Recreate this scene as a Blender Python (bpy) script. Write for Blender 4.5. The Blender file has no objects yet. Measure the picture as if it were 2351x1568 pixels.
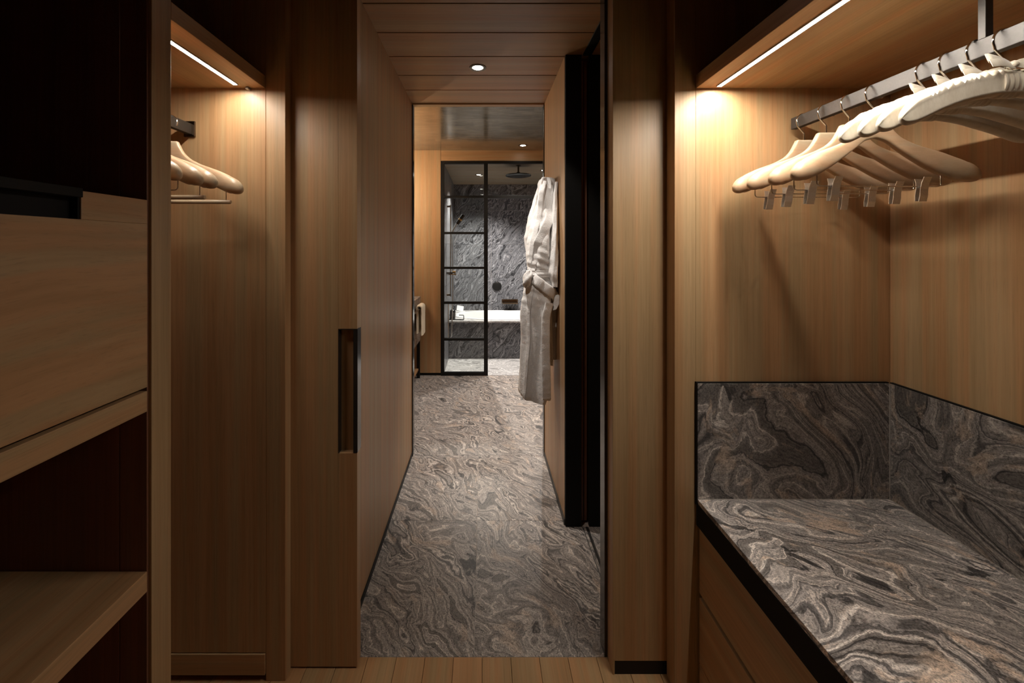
import bpy, bmesh, math, random
from mathutils import Vector, Matrix, noise
random.seed(7)
SC = bpy.context.scene
COL = SC.collection
PI = math.pi

# ------------------------------------------------------------------ camera, world, exposure
W_, F_ = 2351.0, 930.0
cam_d = bpy.data.cameras.new('camera')
cam = bpy.data.objects.new('camera', cam_d); COL.objects.link(cam)
cam.location = (0, 0, 1.38); cam.rotation_euler = (PI/2, 0, 0)
cam_d.sensor_width = 36.0; cam_d.lens = F_/W_*36.0
cam_d.shift_x = (1175.5-1109)/W_; cam_d.shift_y = (568-784)/W_
cam_d.clip_start = 0.02; cam_d.clip_end = 50
SC.camera = cam
world = bpy.data.worlds.new('world'); SC.world = world; world.use_nodes = True
world.node_tree.nodes['Background'].inputs[0].default_value = (0.9, 0.75, 0.6, 1)
world.node_tree.nodes['Background'].inputs[1].default_value = 0.0
SC.view_settings.view_transform = 'Standard'
SC.view_settings.look = 'None'
SC.view_settings.exposure = 0.10
SC.view_settings.gamma = 1.0
SC.view_settings.use_curve_mapping = False
SC.cycles.max_bounces = 6
SC.cycles.adaptive_threshold = 0.05
SC.cycles.transparent_max_bounces = 8
SC.cycles.caustics_reflective = False
SC.cycles.caustics_refractive = False

STRIP_STRENGTH = 330.0
STRIP_LEFT = 170.0
STRIP_COL = (1.0, 0.93, 0.82)
HALL_W = 60.0
HALL2_W = 20.0
SHOWER_W = 185.0
BATH_W = 95.0
VANITY_W = 170.0
HALL_COL = (1.0, 0.92, 0.83)
SHOWER_COL = (1.0, 0.95, 0.88)
VANITY_COL = (1.0, 0.86, 0.66)

# ------------------------------------------------------------------ node helpers
def new_mat(name):
    m = bpy.data.materials.new(name); m.use_nodes = True
    nt = m.node_tree
    return m, nt, nt.nodes['Principled BSDF']

def N(nt, kind, **kw):
    n = nt.nodes.new(kind)
    for k, v in kw.items(): setattr(n, k, v)
    return n

def ramp(nt, fac, stops, interp='LINEAR'):
    r = N(nt, 'ShaderNodeValToRGB'); r.color_ramp.interpolation = interp
    el = r.color_ramp.elements
    while len(el) < len(stops): el.new(0.5)
    for e, (p, c) in zip(el, stops):
        e.position = p; e.color = (c[0], c[1], c[2], 1) if not isinstance(c, (int, float)) else (c, c, c, 1)
    nt.links.new(fac, r.inputs[0]); return r.outputs[0]

def math_n(nt, op, a, b=None, c=None):
    n = N(nt, 'ShaderNodeMath', operation=op)
    for i, v in enumerate((a, b, c)):
        if v is None: continue
        if isinstance(v, (int, float)): n.inputs[i].default_value = v
        else: nt.links.new(v, n.inputs[i])
    return n.outputs[0]

def vmath(nt, op, a, b=None):
    n = N(nt, 'ShaderNodeVectorMath', operation=op)
    for i, v in enumerate((a, b)):
        if v is None: continue
        if isinstance(v, (tuple, list)): n.inputs[i].default_value = v
        else: nt.links.new(v, n.inputs[i])
    return n.outputs[0]

def mapping(nt, vec, loc=(0,0,0), rot=(0,0,0), scale=(1,1,1)):
    m = N(nt, 'ShaderNodeMapping')
    m.inputs[1].default_value = loc; m.inputs[2].default_value = rot; m.inputs[3].default_value = scale
    nt.links.new(vec, m.inputs[0]); return m.outputs[0]

def noise_n(nt, vec, scale, detail=2, rough=0.5, dist=0.0, out=0):
    n = N(nt, 'ShaderNodeTexNoise')
    n.inputs['Scale'].default_value = scale; n.inputs['Detail'].default_value = detail
    n.inputs['Roughness'].default_value = rough; n.inputs['Distortion'].default_value = dist
    nt.links.new(vec, n.inputs['Vector']); return n.outputs[out]

def mixc(nt, fac, a, b, mode='MIX'):
    n = N(nt, 'ShaderNodeMix', data_type='RGBA', blend_type=mode)
    for i, v in ((0, fac), (6, a), (7, b)):
        if isinstance(v, (int, float)): n.inputs[i].default_value = v
        elif isinstance(v, (tuple, list)): n.inputs[i].default_value = (v[0], v[1], v[2], 1)
        else: nt.links.new(v, n.inputs[i])
    return n.outputs[2]

def bump(nt, h, strength, dist, bsdf):
    b = N(nt, 'ShaderNodeBump'); b.inputs['Strength'].default_value = strength
    b.inputs['Distance'].default_value = dist
    nt.links.new(h, b.inputs['Height']); nt.links.new(b.outputs[0], bsdf.inputs['Normal'])

def wood(name, axis='Z', light=(.48, .300, .155), dark=(.33, .195, .091), rough=.42, along=.018,
         fine=150, bandw=17, island=False, wob=0.0, pore=.87, contrast=1.0):
    m, nt, b = new_mat(name)
    tc = N(nt, 'ShaderNodeTexCoord').outputs['Object']
    if island:
        g = N(nt, 'ShaderNodeNewGeometry')
        off = N(nt, 'ShaderNodeCombineXYZ')
        for i, k in enumerate((31.0, 17.0, 23.0)):
            nt.links.new(math_n(nt, 'MULTIPLY', g.outputs['Random Per Island'], k), off.inputs[i])
        tc = vmath(nt, 'ADD', tc, off.outputs[0])
    if wob:
        w = noise_n(nt, tc, 1.6, 2, .5, 0, 1)
        w = vmath(nt, 'SUBTRACT', w, (.5, .5, .5))
        sc_ = N(nt, 'ShaderNodeVectorMath', operation='SCALE'); nt.links.new(w, sc_.inputs[0]); sc_.inputs[3].default_value = wob
        tc = vmath(nt, 'ADD', tc, sc_.outputs[0])
    s = {'X': (along, 1, 1), 'Y': (1, along, 1), 'Z': (1, 1, along)}[axis]
    v = mapping(nt, tc, scale=s)
    n1 = noise_n(nt, v, fine, 3, .6)
    n2 = noise_n(nt, v, bandw, 3, .55)
    n3 = noise_n(nt, v, 560, 1, .5)
    f = math_n(nt, 'ADD', math_n(nt, 'MULTIPLY', n1, .42), math_n(nt, 'MULTIPLY', n2, .58))
    lo, hi = .5-.17/contrast, .5+.15/contrast
    c = ramp(nt, f, [(lo, dark), (hi, light)])
    s2 = {'X': (along*1.6, 1, 1), 'Y': (1, along*1.6, 1), 'Z': (1, 1, along*1.6)}[axis]
    p = noise_n(nt, mapping(nt, tc, scale=s2), 420, 2, .5)
    pf = ramp(nt, p, [(.30, pore), (.42, 1.0)])
    c = mixc(nt, 1.0, c, pf, 'MULTIPLY')
    hue = ramp(nt, noise_n(nt, v, 31, 2, .5), [(.40, (1.06, .955, .90)), (.60, (.97, 1.03, 1.05))])
    c = mixc(nt, 1.0, c, hue, 'MULTIPLY')
    nt.links.new(c, b.inputs['Base Color'])
    b.inputs['Roughness'].default_value = rough
    b.inputs['Specular IOR Level'].default_value = .5
    bump(nt, n1, .05, .002, b)
    return m

def stone(name, rot=(0, 0, 0), scale=1.0, island=False, gain=1.0, warm=1.0, rough=.33, stretch=3.0, warp=.55, bands=26.0, pink=.55, soft=0.0, tint=(1, 1, 1), fold=.11):
    m, nt, b = new_mat(name)
    tc = N(nt, 'ShaderNodeTexCoord').outputs['Object']
    if island:
        g = N(nt, 'ShaderNodeNewGeometry')
        off = N(nt, 'ShaderNodeCombineXYZ')
        for i, k in enumerate((13.0, 29.0, 7.0)):
            nt.links.new(math_n(nt, 'MULTIPLY', g.outputs['Random Per Island'], k), off.inputs[i])
        tc = vmath(nt, 'ADD', tc, off.outputs[0])
    v = mapping(nt, tc, rot=rot, scale=(scale, scale, scale))
    def warped(src, sc, amp, det):
        w = vmath(nt, 'SUBTRACT', noise_n(nt, src, sc, det, .5, 0, 1), (.5, .5, .5))
        s_ = N(nt, 'ShaderNodeVectorMath', operation='SCALE'); nt.links.new(w, s_.inputs[0]); s_.inputs[3].default_value = amp
        return vmath(nt, 'ADD', src, s_.outputs[0])
    q = warped(v, 2.2, warp, 1)
    q = warped(q, 7.5, fold, 1)
    q2 = warped(q, 30.0, .022, 3)
    q3 = warped(q2, 120.0, .006, 2)
    a = mapping(nt, q3, scale=(1.0, stretch, stretch))
    iso = noise_n(nt, a, 2.0, 1.6, .45)
    def band(mult, det, rgh, seed):
        n = N(nt, 'ShaderNodeTexNoise', noise_dimensions='1D')
        n.inputs['Scale'].default_value = 1.0; n.inputs['Detail'].default_value = det; n.inputs['Roughness'].default_value = rgh
        nt.links.new(math_n(nt, 'ADD', math_n(nt, 'MULTIPLY', iso, mult), seed), n.inputs['W']); return n.outputs[0]
    bd = band(bands, 3.5, .66, 3.7)
    bd2 = band(bands*.36, 1.0, .5, 19.3)
    K = lambda r, g_, bl: (min(1, r*gain*tint[0]), min(1, g_*gain*tint[1]), min(1, bl*gain*tint[2]/warm))
    base = ramp(nt, bd, [(.24, K(.030, .028, .028)), (.36, K(.085, .078, .076)), (.44, K(.17, .153, .146)), (.50, K(.26, .232, .215)),
                         (.555, K(.15, .137, .132)), (.62, K(.34, .30, .272)), (.72, K(.44, .40, .37))])
    zone = ramp(nt, bd2, [(.30, .42), (.45, .85), (.58, 1.15), (.7, .8)])
    c = mixc(nt, .9, base, mixc(nt, 1.0, base, zone, 'MULTIPLY'))
    pk = ramp(nt, noise_n(nt, mapping(nt, q3, scale=(1, 2.2, 2.2)), 8.0, 3, .6), [(.57, 0.0), (.66, 1.0)])
    c = mixc(nt, math_n(nt, 'MULTIPLY', pk, pink), c, K(.37, .285, .225))
    bk = ramp(nt, noise_n(nt, mapping(nt, q3, scale=(1, 2.6, 2.6)), 4.2, 3, .55), [(.665, 0.0), (.69, 1.0)])
    c = mixc(nt, math_n(nt, 'MULTIPLY', bk, .88), c, K(.022, .021, .022))
    if soft: c = mixc(nt, soft, c, K(.20, .178, .163))
    g1 = noise_n(nt, v, 235.0, 3, .72); g2 = noise_n(nt, mapping(nt, q2, scale=(1, 3, 3)), 70.0, 4, .7)
    gr = ramp(nt, g1, [(.34, .30), (.46, .92), (.64, 1.35)])
    gr2 = ramp(nt, g2, [(.34, .50), (.5, 1.0), (.66, 1.3)])
    c = mixc(nt, .8, c, mixc(nt, 1.0, c, gr, 'MULTIPLY'))
    c = mixc(nt, .85, c, mixc(nt, 1.0, c, gr2, 'MULTIPLY'))
    nt.links.new(c, b.inputs['Base Color'])
    b.inputs['Roughness'].default_value = rough
    b.inputs['Specular IOR Level'].default_value = .4
    bump(nt, g1, .06, .001, b)
    return m

def plain(name, col, rough=.5, metal=0.0, spec=.5, bumpy=0.0, bscale=300, tint=.06):
    m, nt, b = new_mat(name)
    tc = N(nt, 'ShaderNodeTexCoord').outputs['Object']
    n = noise_n(nt, tc, bscale, 2, .5)
    f = ramp(nt, n, [(.3, tuple(c*(1-tint) for c in col)), (.7, tuple(min(1, c*(1+tint)) for c in col))])
    nt.links.new(f, b.inputs['Base Color'])
    b.inputs['Roughness'].default_value = rough; b.inputs['Metallic'].default_value = metal
    b.inputs['Specular IOR Level'].default_value = spec
    if bumpy: bump(nt, n, bumpy, .002, b)
    return m

def emit(name, col, strength):
    m, nt, b = new_mat(name)
    b.inputs['Base Color'].default_value = (.9, .9, .9, 1)
    b.inputs['Emission Color'].default_value = (*col, 1); b.inputs['Emission Strength'].default_value = strength
    return m

def glass(name):
    m, nt, b = new_mat(name)
    nt.nodes.remove(b)
    out = nt.nodes['Material Output']
    t = N(nt, 'ShaderNodeBsdfTransparent'); t.inputs[0].default_value = (.93, .95, .94, 1)
    g = N(nt, 'ShaderNodeBsdfGlossy'); g.inputs['Roughness'].default_value = .01
    fr = N(nt, 'ShaderNodeFresnel'); fr.inputs[0].default_value = 1.45
    mx = N(nt, 'ShaderNodeMixShader')
    nt.links.new(fr.outputs[0], mx.inputs[0]); nt.links.new(t.outputs[0], mx.inputs[1]); nt.links.new(g.outputs[0], mx.inputs[2])
    nt.links.new(mx.outputs[0], out.inputs[0]); return m

def leaf_ceiling():
    m, nt, b = new_mat('metal_leaf')
    tc = N(nt, 'ShaderNodeTexCoord').outputs['Object']
    br = N(nt, 'ShaderNodeTexBrick'); br.offset = .5
    br.inputs['Scale'].default_value = 9.0; br.inputs['Mortar Size'].default_value = .0
    br.inputs['Brick Width'].default_value = 1.4; br.inputs['Row Height'].default_value = .9
    br.inputs['Color1'].default_value = (.33, .29, .225, 1); br.inputs['Color2'].default_value = (.46, .40, .31, 1)
    nt.links.new(tc, br.inputs[0])
    n = noise_n(nt, mapping(nt, tc, scale=(3, 14, 1)), 2.5, 3, .6)
    c = mixc(nt, 1.0, br.outputs[0], ramp(nt, n, [(.3, .78), (.7, 1.15)]), 'MULTIPLY')
    nt.links.new(c, b.inputs['Base Color'])
    b.inputs['Metallic'].default_value = .75
    nt.links.new(ramp(nt, n, [(.3, .13), (.7, .22)]), b.inputs['Roughness'])
    bump(nt, n, .10, .01, b)
    return m

def terry():
    m, nt, b = new_mat('terry_cloth')
    tc = N(nt, 'ShaderNodeTexCoord').outputs['Object']
    n = noise_n(nt, tc, 210, 3, .7)
    n2 = noise_n(nt, tc, 60, 3, .6)
    c = ramp(nt, n, [(.25, (.72, .70, .685)), (.7, (.88, .87, .86))])
    nt.links.new(c, b.inputs['Base Color'])
    b.inputs['Roughness'].default_value = .95; b.inputs['Specular IOR Level'].default_value = .1
    b.inputs['Sheen Weight'].default_value = .25
    h = math_n(nt, 'ADD', n, math_n(nt, 'MULTIPLY', n2, 1.2))
    bump(nt, h, .5, .003, b)
    return m

def satin():
    m, nt, b = new_mat('satin')
    tc = N(nt, 'ShaderNodeTexCoord').outputs['Object']
    n = noise_n(nt, mapping(nt, tc, scale=(1, .25, .5)), 60, 3, .6)
    c = ramp(nt, n, [(.3, (.52, .445, .34)), (.7, (.63, .56, .45))])
    nt.links.new(c, b.inputs['Base Color'])
    b.inputs['Roughness'].default_value = .34; b.inputs['Specular IOR Level'].default_value = .55
    b.inputs['Sheen Weight'].default_value = .3
    bump(nt, n, .25, .004, b)
    return m

M = dict(
    wz=wood('wood_vertical', 'Z'), wy=wood('wood_lengthwise', 'Y'), wx=wood('wood_crosswise', 'X'),
    wface=wood('wood_drawer_face', 'Y', along=.05, fine=60, bandw=15, wob=.10, contrast=.8),
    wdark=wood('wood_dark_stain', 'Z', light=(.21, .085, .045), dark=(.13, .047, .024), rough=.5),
    wceil=wood('wood_ceiling', 'X', light=(.44, .275, .15), dark=(.31, .18, .088), island=True),
    wfloor=wood('wood_floor', 'Y', light=(.50, .30, .145), dark=(.36, .205, .09), island=True, rough=.45),
    wsh=wood('shower_ceiling_wood', 'X', light=(.34, .26, .185), dark=(.25, .185, .125), island=True),
    hang=wood('hanger_beech', 'X', light=(.60, .45, .305), dark=(.50, .355, .225), rough=.36, along=.08, fine=120, bandw=40, wob=.03, pore=.93),
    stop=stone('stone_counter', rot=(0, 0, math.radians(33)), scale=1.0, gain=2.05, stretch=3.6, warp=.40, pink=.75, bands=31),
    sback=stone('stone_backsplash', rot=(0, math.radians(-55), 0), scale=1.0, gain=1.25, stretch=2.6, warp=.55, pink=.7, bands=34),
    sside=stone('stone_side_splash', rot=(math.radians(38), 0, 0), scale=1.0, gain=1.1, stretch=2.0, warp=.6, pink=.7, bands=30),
    sfloor=stone('stone_floor', rot=(0, 0, math.radians(50)), scale=.85, gain=1.5, island=True, stretch=5.6, warp=.25, rough=.40, bands=30, soft=.05, fold=.10, pink=.45, tint=(1.0, .985, .96)),
    swall=stone('stone_shower_wall', rot=(0, math.radians(58), 0), scale=1.0, gain=.92, island=True, stretch=5.0, warp=.20, bands=24, pink=.08, tint=(.90, 1.0, 1.14), fold=.07),
    sshow=stone('stone_shower_floor', rot=(0, 0, math.radians(20)), scale=.7, gain=3.0, island=True, stretch=4, warp=.3, pink=.1, soft=.5, tint=(.93, 1, 1.06)),
    black=plain('black_metal', (.007, .0062, .0056), .5, .0, .25),
    gblack=plain('glossy_black_metal', (.02, .018, .017), .16, .0, .7),
    mblack=plain('matt_black', (.006, .0055, .005), .7, 0, .2),
    steel=plain('bronze_bar', (.095, .09, .086), .5, 1.0),
    chrome=plain('chrome', (.72, .70, .68), .09, 1.0),
    bronze=plain('dark_bronze', (.16, .115, .078), .25, 1.0),
    brass=plain('brass', (.75, .48, .22), .22, 1.0),
    clip=plain('clip_steel', (.74, .69, .63), .4, 1.0),
    white=plain('white_enamel', (.82, .82, .82), .12, 0, .5, tint=.01),
    grout=plain('grout', (.42, .38, .345), .8),
    dgrout=plain('dark_gap', (.012, .009, .007), .8),
    trimal=plain('aluminium', (.55, .53, .5), .35, 1.0),
    bottle=plain('black_plastic', (.012, .012, .012), .2),
    paper=plain('white_card', (.75, .75, .74), .7),
    mirror=plain('mirror_glass', (.75, .75, .75), .03, 1.0, tint=.0),
    plaster=plain('dark_plaster', (.05, .04, .033), .8),
    glass=glass('clear_glass'), leaf=leaf_ceiling(), terry=terry(), satin=satin(),
    led=emit('led_diffuser', STRIP_COL, STRIP_STRENGTH),
    led2=emit('led_diffuser_left', STRIP_COL, STRIP_LEFT),
    lens=emit('lamp_lens', (1, .93, .84), 26.0), lens2=emit('lamp_lens_bath', (1, .93, .84), 22.0),
    warmlamp=emit('warm_lamp_glass', VANITY_COL, VANITY_W),
    cream=plain('cream_towel', (.70, .62, .49), .95, 0, .1, .5, 260),
)

# ------------------------------------------------------------------ mesh helpers
class MB:
    def __init__(s): s.bm = bmesh.new()
    def box(s, x0, x1, y0, y1, z0, z1, bev=.0):
        x0, x1 = sorted((x0, x1)); y0, y1 = sorted((y0, y1)); z0, z1 = sorted((z0, z1))
        r = bmesh.ops.create_cube(s.bm, size=1.0)
        vs = r['verts']
        for v in vs:
            v.co = Vector(((x0+x1)/2+v.co.x*(x1-x0), (y0+y1)/2+v.co.y*(y1-y0), (z0+z1)/2+v.co.z*(z1-z0)))
        if bev:
            es = list({e for v in vs for e in v.link_edges})
            bmesh.ops.bevel(s.bm, geom=es, offset=bev, segments=2, profile=.5, affect='EDGES', clamp_overlap=True)
        return s
    def loft(s, secs, closed=True, cap=True, loop=False):
        rows = [[s.bm.verts.new(p) for p in sec] for sec in secs]
        n = len(rows[0]); R = len(rows)
        for i in range(R if loop else R-1):
            a, b = rows[i], rows[(i+1) % R]
            for j in range(n if closed else n-1):
                k = (j+1) % n
                try: s.bm.faces.new((a[j], a[k], b[k], b[j]))
                except ValueError: pass
        if cap and closed and not loop:
            for row, rev in ((rows[0], True), (rows[-1], False)):
                try: s.bm.faces.new(list(reversed(row)) if rev else row)
                except ValueError: pass
        return s
    def tube(s, pts, r, seg=10, cap=True, flat=None):
        pts = [Vector(p) for p in pts]; secs = []
        nrm = None
        for i, p in enumerate(pts):
            t = (pts[min(i+1, len(pts)-1)]-pts[max(i-1, 0)]).normalized()
            if nrm is None:
                nrm = t.orthogonal().normalized()
            nrm = (nrm-t*nrm.dot(t)).normalized()
            bn = t.cross(nrm)
            rr = r[i] if isinstance(r, (list, tuple)) else r
            secs.append([p+nrm*math.cos(2*PI*j/seg)*rr+bn*math.sin(2*PI*j/seg)*rr for j in range(seg)])
        return s.loft(secs, True, cap)
    def strap(s, pts, wvec, nvec, width, thick, seg=16, wob=0.0, pw=3.0):
        # band of rounded section; wvec/nvec: direction across / through the band, per point or constant
        secs = []
        for i, p in enumerate(pts):
            p = Vector(p)
            w = Vector(wvec[i] if isinstance(wvec, list) else wvec).normalized()
            n = Vector(nvec[i] if isinstance(nvec, list) else nvec).normalized()
            wd = width[i] if isinstance(width, list) else width
            th = thick[i] if isinstance(thick, list) else thick
            sec = []
            for j in range(seg):
                a = 2*PI*j/seg
                c, d = math.cos(a), math.sin(a)
                c = math.copysign(abs(c)**(2/pw), c); d = math.copysign(abs(d)**(2/2.4), d)
                q = p+w*c*wd/2+n*d*th/2
                if wob:
                    q += n*wob*(noise.noise(q*38)+.6*noise.noise(q*90))
                sec.append(q)
            secs.append(sec)
        return s.loft(secs)
    def lathe(s, prof, center, axis='Z', seg=40, cap=False):
        cx, cy, cz = center; secs = []
        for r, h in prof:
            sec = []
            for j in range(seg):
                a = 2*PI*j/seg
                u, v = r*math.cos(a), r*math.sin(a)
                if axis == 'Z': sec.append(Vector((cx+u, cy+v, cz+h)))
                elif axis == 'Y': sec.append(Vector((cx+u, cy+h, cz+v)))
                else: sec.append(Vector((cx+h, cy+u, cz+v)))
            secs.append(sec)
        return s.loft(secs, True, cap)
    def disc(s, center, r, axis='Z', seg=40):
        cx, cy, cz = center; vs = []
        for j in range(seg):
            a = 2*PI*j/seg; u, v = r*math.cos(a), r*math.sin(a)
            vs.append(s.bm.verts.new((cx+u, cy+v, cz) if axis == 'Z' else (cx+u, cy, cz+v)))
        s.bm.faces.new(vs); return s
    def build(s, name, mat, parent=None, smooth=False, angle=40):
        bmesh.ops.recalc_face_normals(s.bm, faces=s.bm.faces)
        me = bpy.data.meshes.new(name)
        if smooth:
            for f in s.bm.faces: f.smooth = True
            ang = math.radians(angle)
            for e in s.bm.edges:
                if len(e.link_faces) == 2 and e.calc_face_angle(0) > ang: e.smooth = False
        s.bm.to_mesh(me); s.bm.free()
        me.materials.append(mat)
        o = bpy.data.objects.new(name, me); COL.objects.link(o)
        if parent is not None: o.parent = parent
        return o

def tag(o, label, cat, group=None, kind=None):
    o['label'] = label; o['category'] = cat
    if group: o['group'] = group
    if kind: o['kind'] = kind
    return o
def thing(name, label, cat, loc=(0, 0, 0), group=None, kind=None):
    o = bpy.data.objects.new(name, None); COL.objects.link(o); o.location = loc
    o.empty_display_size = .05
    return tag(o, label, cat, group, kind)
def struct(o, label, cat): return tag(o, label, cat, kind='structure')
def box(name, mat, parent, *b, bev=.0012): return MB().box(*b, bev=bev).build(name, mat, parent)
def copy_tree(o, parent=None):
    c = o.copy(); COL.objects.link(c); c.parent = parent
    for ch in list(o.children): copy_tree(ch, c)
    return c
def lamp_spot(name, parent, loc, power, col, deg, blend=.6, rad=.025, aim=None):
    d = bpy.data.lights.new(name, 'SPOT'); d.energy = power; d.color = col
    d.spot_size = math.radians(deg); d.spot_blend = blend; d.shadow_soft_size = rad
    o = bpy.data.objects.new(name, d); COL.objects.link(o); o.location = loc
    if aim is not None:
        o.rotation_euler = (Vector(aim)-(Vector(loc)+(Vector(parent.location) if parent else Vector()))).to_track_quat('-Z', 'Y').to_euler()
    if parent is not None: o.parent = parent
    return o

# ------------------------------------------------------------------ key planes (metres; camera at x=0, y=0, z=1.38)
YR, YL = 1.2517, 1.289            # end panels of the right / left wardrobe
YP, YD, YT = 1.308, 1.327, 1.365  # right pillar face, sliding door face, wood/stone line
YJ, YB = 2.0, 2.682               # far jamb of the side opening, bathroom doorway
YS, YTUB, YW = 4.365, 5.215, 6.12 # shower screen, tub front, back wall
HX0, HX1 = -.4706, .4066
ZC, ZBC = 2.332, 2.427
ZROOM = 2.45

# ================================================================== LARGE STRUCTURE
# closet floor of planks
mb = MB()
pw = .0961
k0 = -14
for k in range(k0, 15):
    x0 = -.003+k*pw
    cuts = [-1.5, -.2+.13*((k*7) % 5), YT] if k % 2 else [-1.5, -.75+.1*((k*3) % 5), YT]
    for a, b_ in zip(cuts[:-1], cuts[1:]):
        mb.box(x0+.0006, x0+pw-.0006, a+.0005, b_-.0005, -.02, 0, bev=.0008)
fl = mb.build('floor', M['wfloor']); struct(fl, 'honey oak plank floor of the dressing room', 'floor')
sub = box('floor', M['dgrout'], None, -1.45, 1.45, -1.5, YT, -.05, -.004, bev=0); struct(sub, 'dark gaps between the honey oak floor planks', 'floor')
# stone floor of hall and bathroom
mb = MB()
xs = [-1.63, -.83, -.03, .77, 1.57]
ys = [YT, 2.047, 2.69, 3.333, 3.976, YS+.005]
for i in range(len(xs)-1):
    for j in range(len(ys)-1):
        mb.box(xs[i]+.0007, xs[i+1]-.0007, ys[j]+.0007, ys[j+1]-.0007, -.02, 0, bev=.0006)
fs = mb.build('floor', M['sfloor']); struct(fs, 'grey swirled stone tile floor running from hall into bathroom', 'floor')
g = box('floor', M['grout'], None, -1.63, 1.57, YT, YS+.005, -.05, -.0012, bev=0); struct(g, 'pale grout lines between the grey hall floor tiles', 'floor')
# ceilings
mb = MB()
gy = [1.30+.06, 1.581, 1.796, 2.021, 2.241, 2.452, YB]
for a, b_ in zip(gy[:-1], gy[1:]):
    mb.box(-.62, .80, a+.0035, b_-.0035, ZC, ZC+.02, bev=.0012)
ce = mb.build('ceiling', M['wceil']); struct(ce, 'timber board ceiling of the hall with dark shadow gaps', 'ceiling')
c = box('ceiling', M['dgrout'], None, -.62, 1.35, YP, YB+.04, ZC+.012, ZROOM+.05, bev=0); struct(c, 'dark recess above the hall ceiling boards', 'ceiling')
c = box('ceiling', M['plaster'], None, -1.45, 1.45, -1.5, YP, ZROOM, ZROOM+.05, bev=0); struct(c, 'dark ceiling above the dressing room', 'ceiling')
c = box('ceiling', M['leaf'], None, -1.45, 1.3, YB+.04, YS, ZBC, ZBC+.05, bev=0); struct(c, 'shimmering metal leaf ceiling of the bathroom', 'ceiling')
mb = MB(); y = YS+.03
while y < YW:
    mb.box(-.442, 1.15, y+.003, min(y+.203, YW)-.003, ZC, ZC+.02, bev=.001); y += .203
c = mb.build('ceiling', M['wsh']); struct(c, 'grey brown slatted ceiling above the shower', 'ceiling')
c = box('ceiling', M['dgrout'], None, -.44, 1.2, YS+.121, YW+.02, ZC+.012, ZBC+.05, bev=0); struct(c, 'dark gaps between the shower ceiling slats', 'ceiling')
# dressing room back wall (behind the camera)
w = box('wall_back', M['wz'], None, -1.45, 1.45, -1.55, -1.5, 0, ZROOM, bev=0); struct(w, 'timber wall behind the viewer', 'wall')
# hall left wall
w = box('wall_left', M['wz'], None, -.62, HX0, YT+.008, YB, 0, ZC+.01, bev=.001); struct(w, 'timber panelled left wall of the hall', 'wall')
w = box('baseboard_left', M['black'], None, HX0, HX0+.004, YT+.01, YB, 0, .026, bev=.0005); struct(w, 'thin black skirting along the left hall wall', 'baseboard')
# hall right wall with pocket
w = box('wall_right', M['wz'], None, HX1, .476, YJ+.022, YB, 0, ZC+.01, bev=.001); struct(w, 'timber hall wall the bathrobe hangs on', 'wall')
w = box('baseboard_right', M['steel'], None, HX1-.004, HX1, YJ+.012, YB, 0, .03, bev=.0005); struct(w, 'thin grey skirting below the bathrobe wall', 'baseboard')
w = box('wall_right', M['wz'], None, .53, 1.35, YJ+.022, YB, 0, ZC+.01, bev=.001); struct(w, 'timber wall behind the door pocket', 'wall')
w = box('wall_right', M['wz'], None, 1.30, 1.35, YP, YJ+.022, 0, ZC+.01, bev=.001); struct(w, 'far wall of the side room beyond the hall opening', 'wall')
w = box('wall_front', M['wz'], None, .44, 1.35, YP+.058, YP+.085, 0, ZC+.01, bev=.001); struct(w, 'side room wall behind the right wardrobe', 'wall')
# black jamb panels with pocket slot
mb = MB(); mb.box(HX1+.001, .486, YJ, YJ+.02, .0, ZC, bev=.001); mb.box(.524, .66, YJ, YJ+.02, .0, ZC, bev=.001)
w = mb.build('trim_1', M['mblack']); struct(w, 'tall black jamb with a door pocket slot beside the bathrobe wall', 'door jamb')
d = thing('door_2', 'timber sliding door edge parked inside the black jamb slot', 'door', (0.505, YJ+.03, .012), kind='structure')
MB().box(-.015, -.0025, 0, .6, 0, ZC-.03, bev=.001).build('door_leaf', M['wdark'], d)
MB().box(.0005, .015, 0, .6, 0, ZC-.03, bev=.001).build('door_leaf', M['wdark'], d)
MB().box(-.0025, .0005, .003, .6, 0, ZC-.03, bev=0).build('seal', M['mblack'], d)
mb = MB(); mb.box(.490, .4935, YT+.06, YJ, -.001, .0012, bev=0); mb.box(.5155, .519, YT+.06, YJ, -.001, .0012, bev=0)
w = mb.build('trim_2', M['trimal']); struct(w, 'pair of thin metal floor track edges at the side opening', 'door track')
w = box('trim_3', M['dgrout'], None, .506, .5155, YT+.06, YJ, -.001, .0008, bev=0); struct(w, 'dark groove between the metal floor track edges', 'door track')
w = box('trim_4', M['mblack'], None, .492, .534, YT+.05, YJ, ZC-.006, ZC+.01, bev=.001); struct(w, 'black ceiling track above the side opening', 'door track')
# near jamb
w = box('trim_5', M['gblack'], None, .4095, .445, YT, 1.416, 0, ZC, bev=.001); struct(w, 'glossy black metal jamb beside the right pillar', 'door jamb')
# pillar
mb = MB(); mb.box(.419, .600, YP, YT-.001, .0445, ZROOM, bev=.0012); mb.box(.419, .4255, YP, YT-.001, 0, .05, bev=.0008)
w = mb.build('wall_right', M['wz']); struct(w, 'timber pillar between the hall opening and the right wardrobe', 'pillar')
w = box('baseboard_right', M['black'], None, .4255, .60, YP+.002, YT-.001, 0, .0445, bev=0); struct(w, 'black kick strip at the foot of the right timber pillar', 'baseboard')
w = box('trim_6', M['wx'], None, -.95, .60, YP+.07, YT+.006, ZC, ZROOM, bev=.001); struct(w, 'timber header above the hall opening', 'trim')
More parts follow.
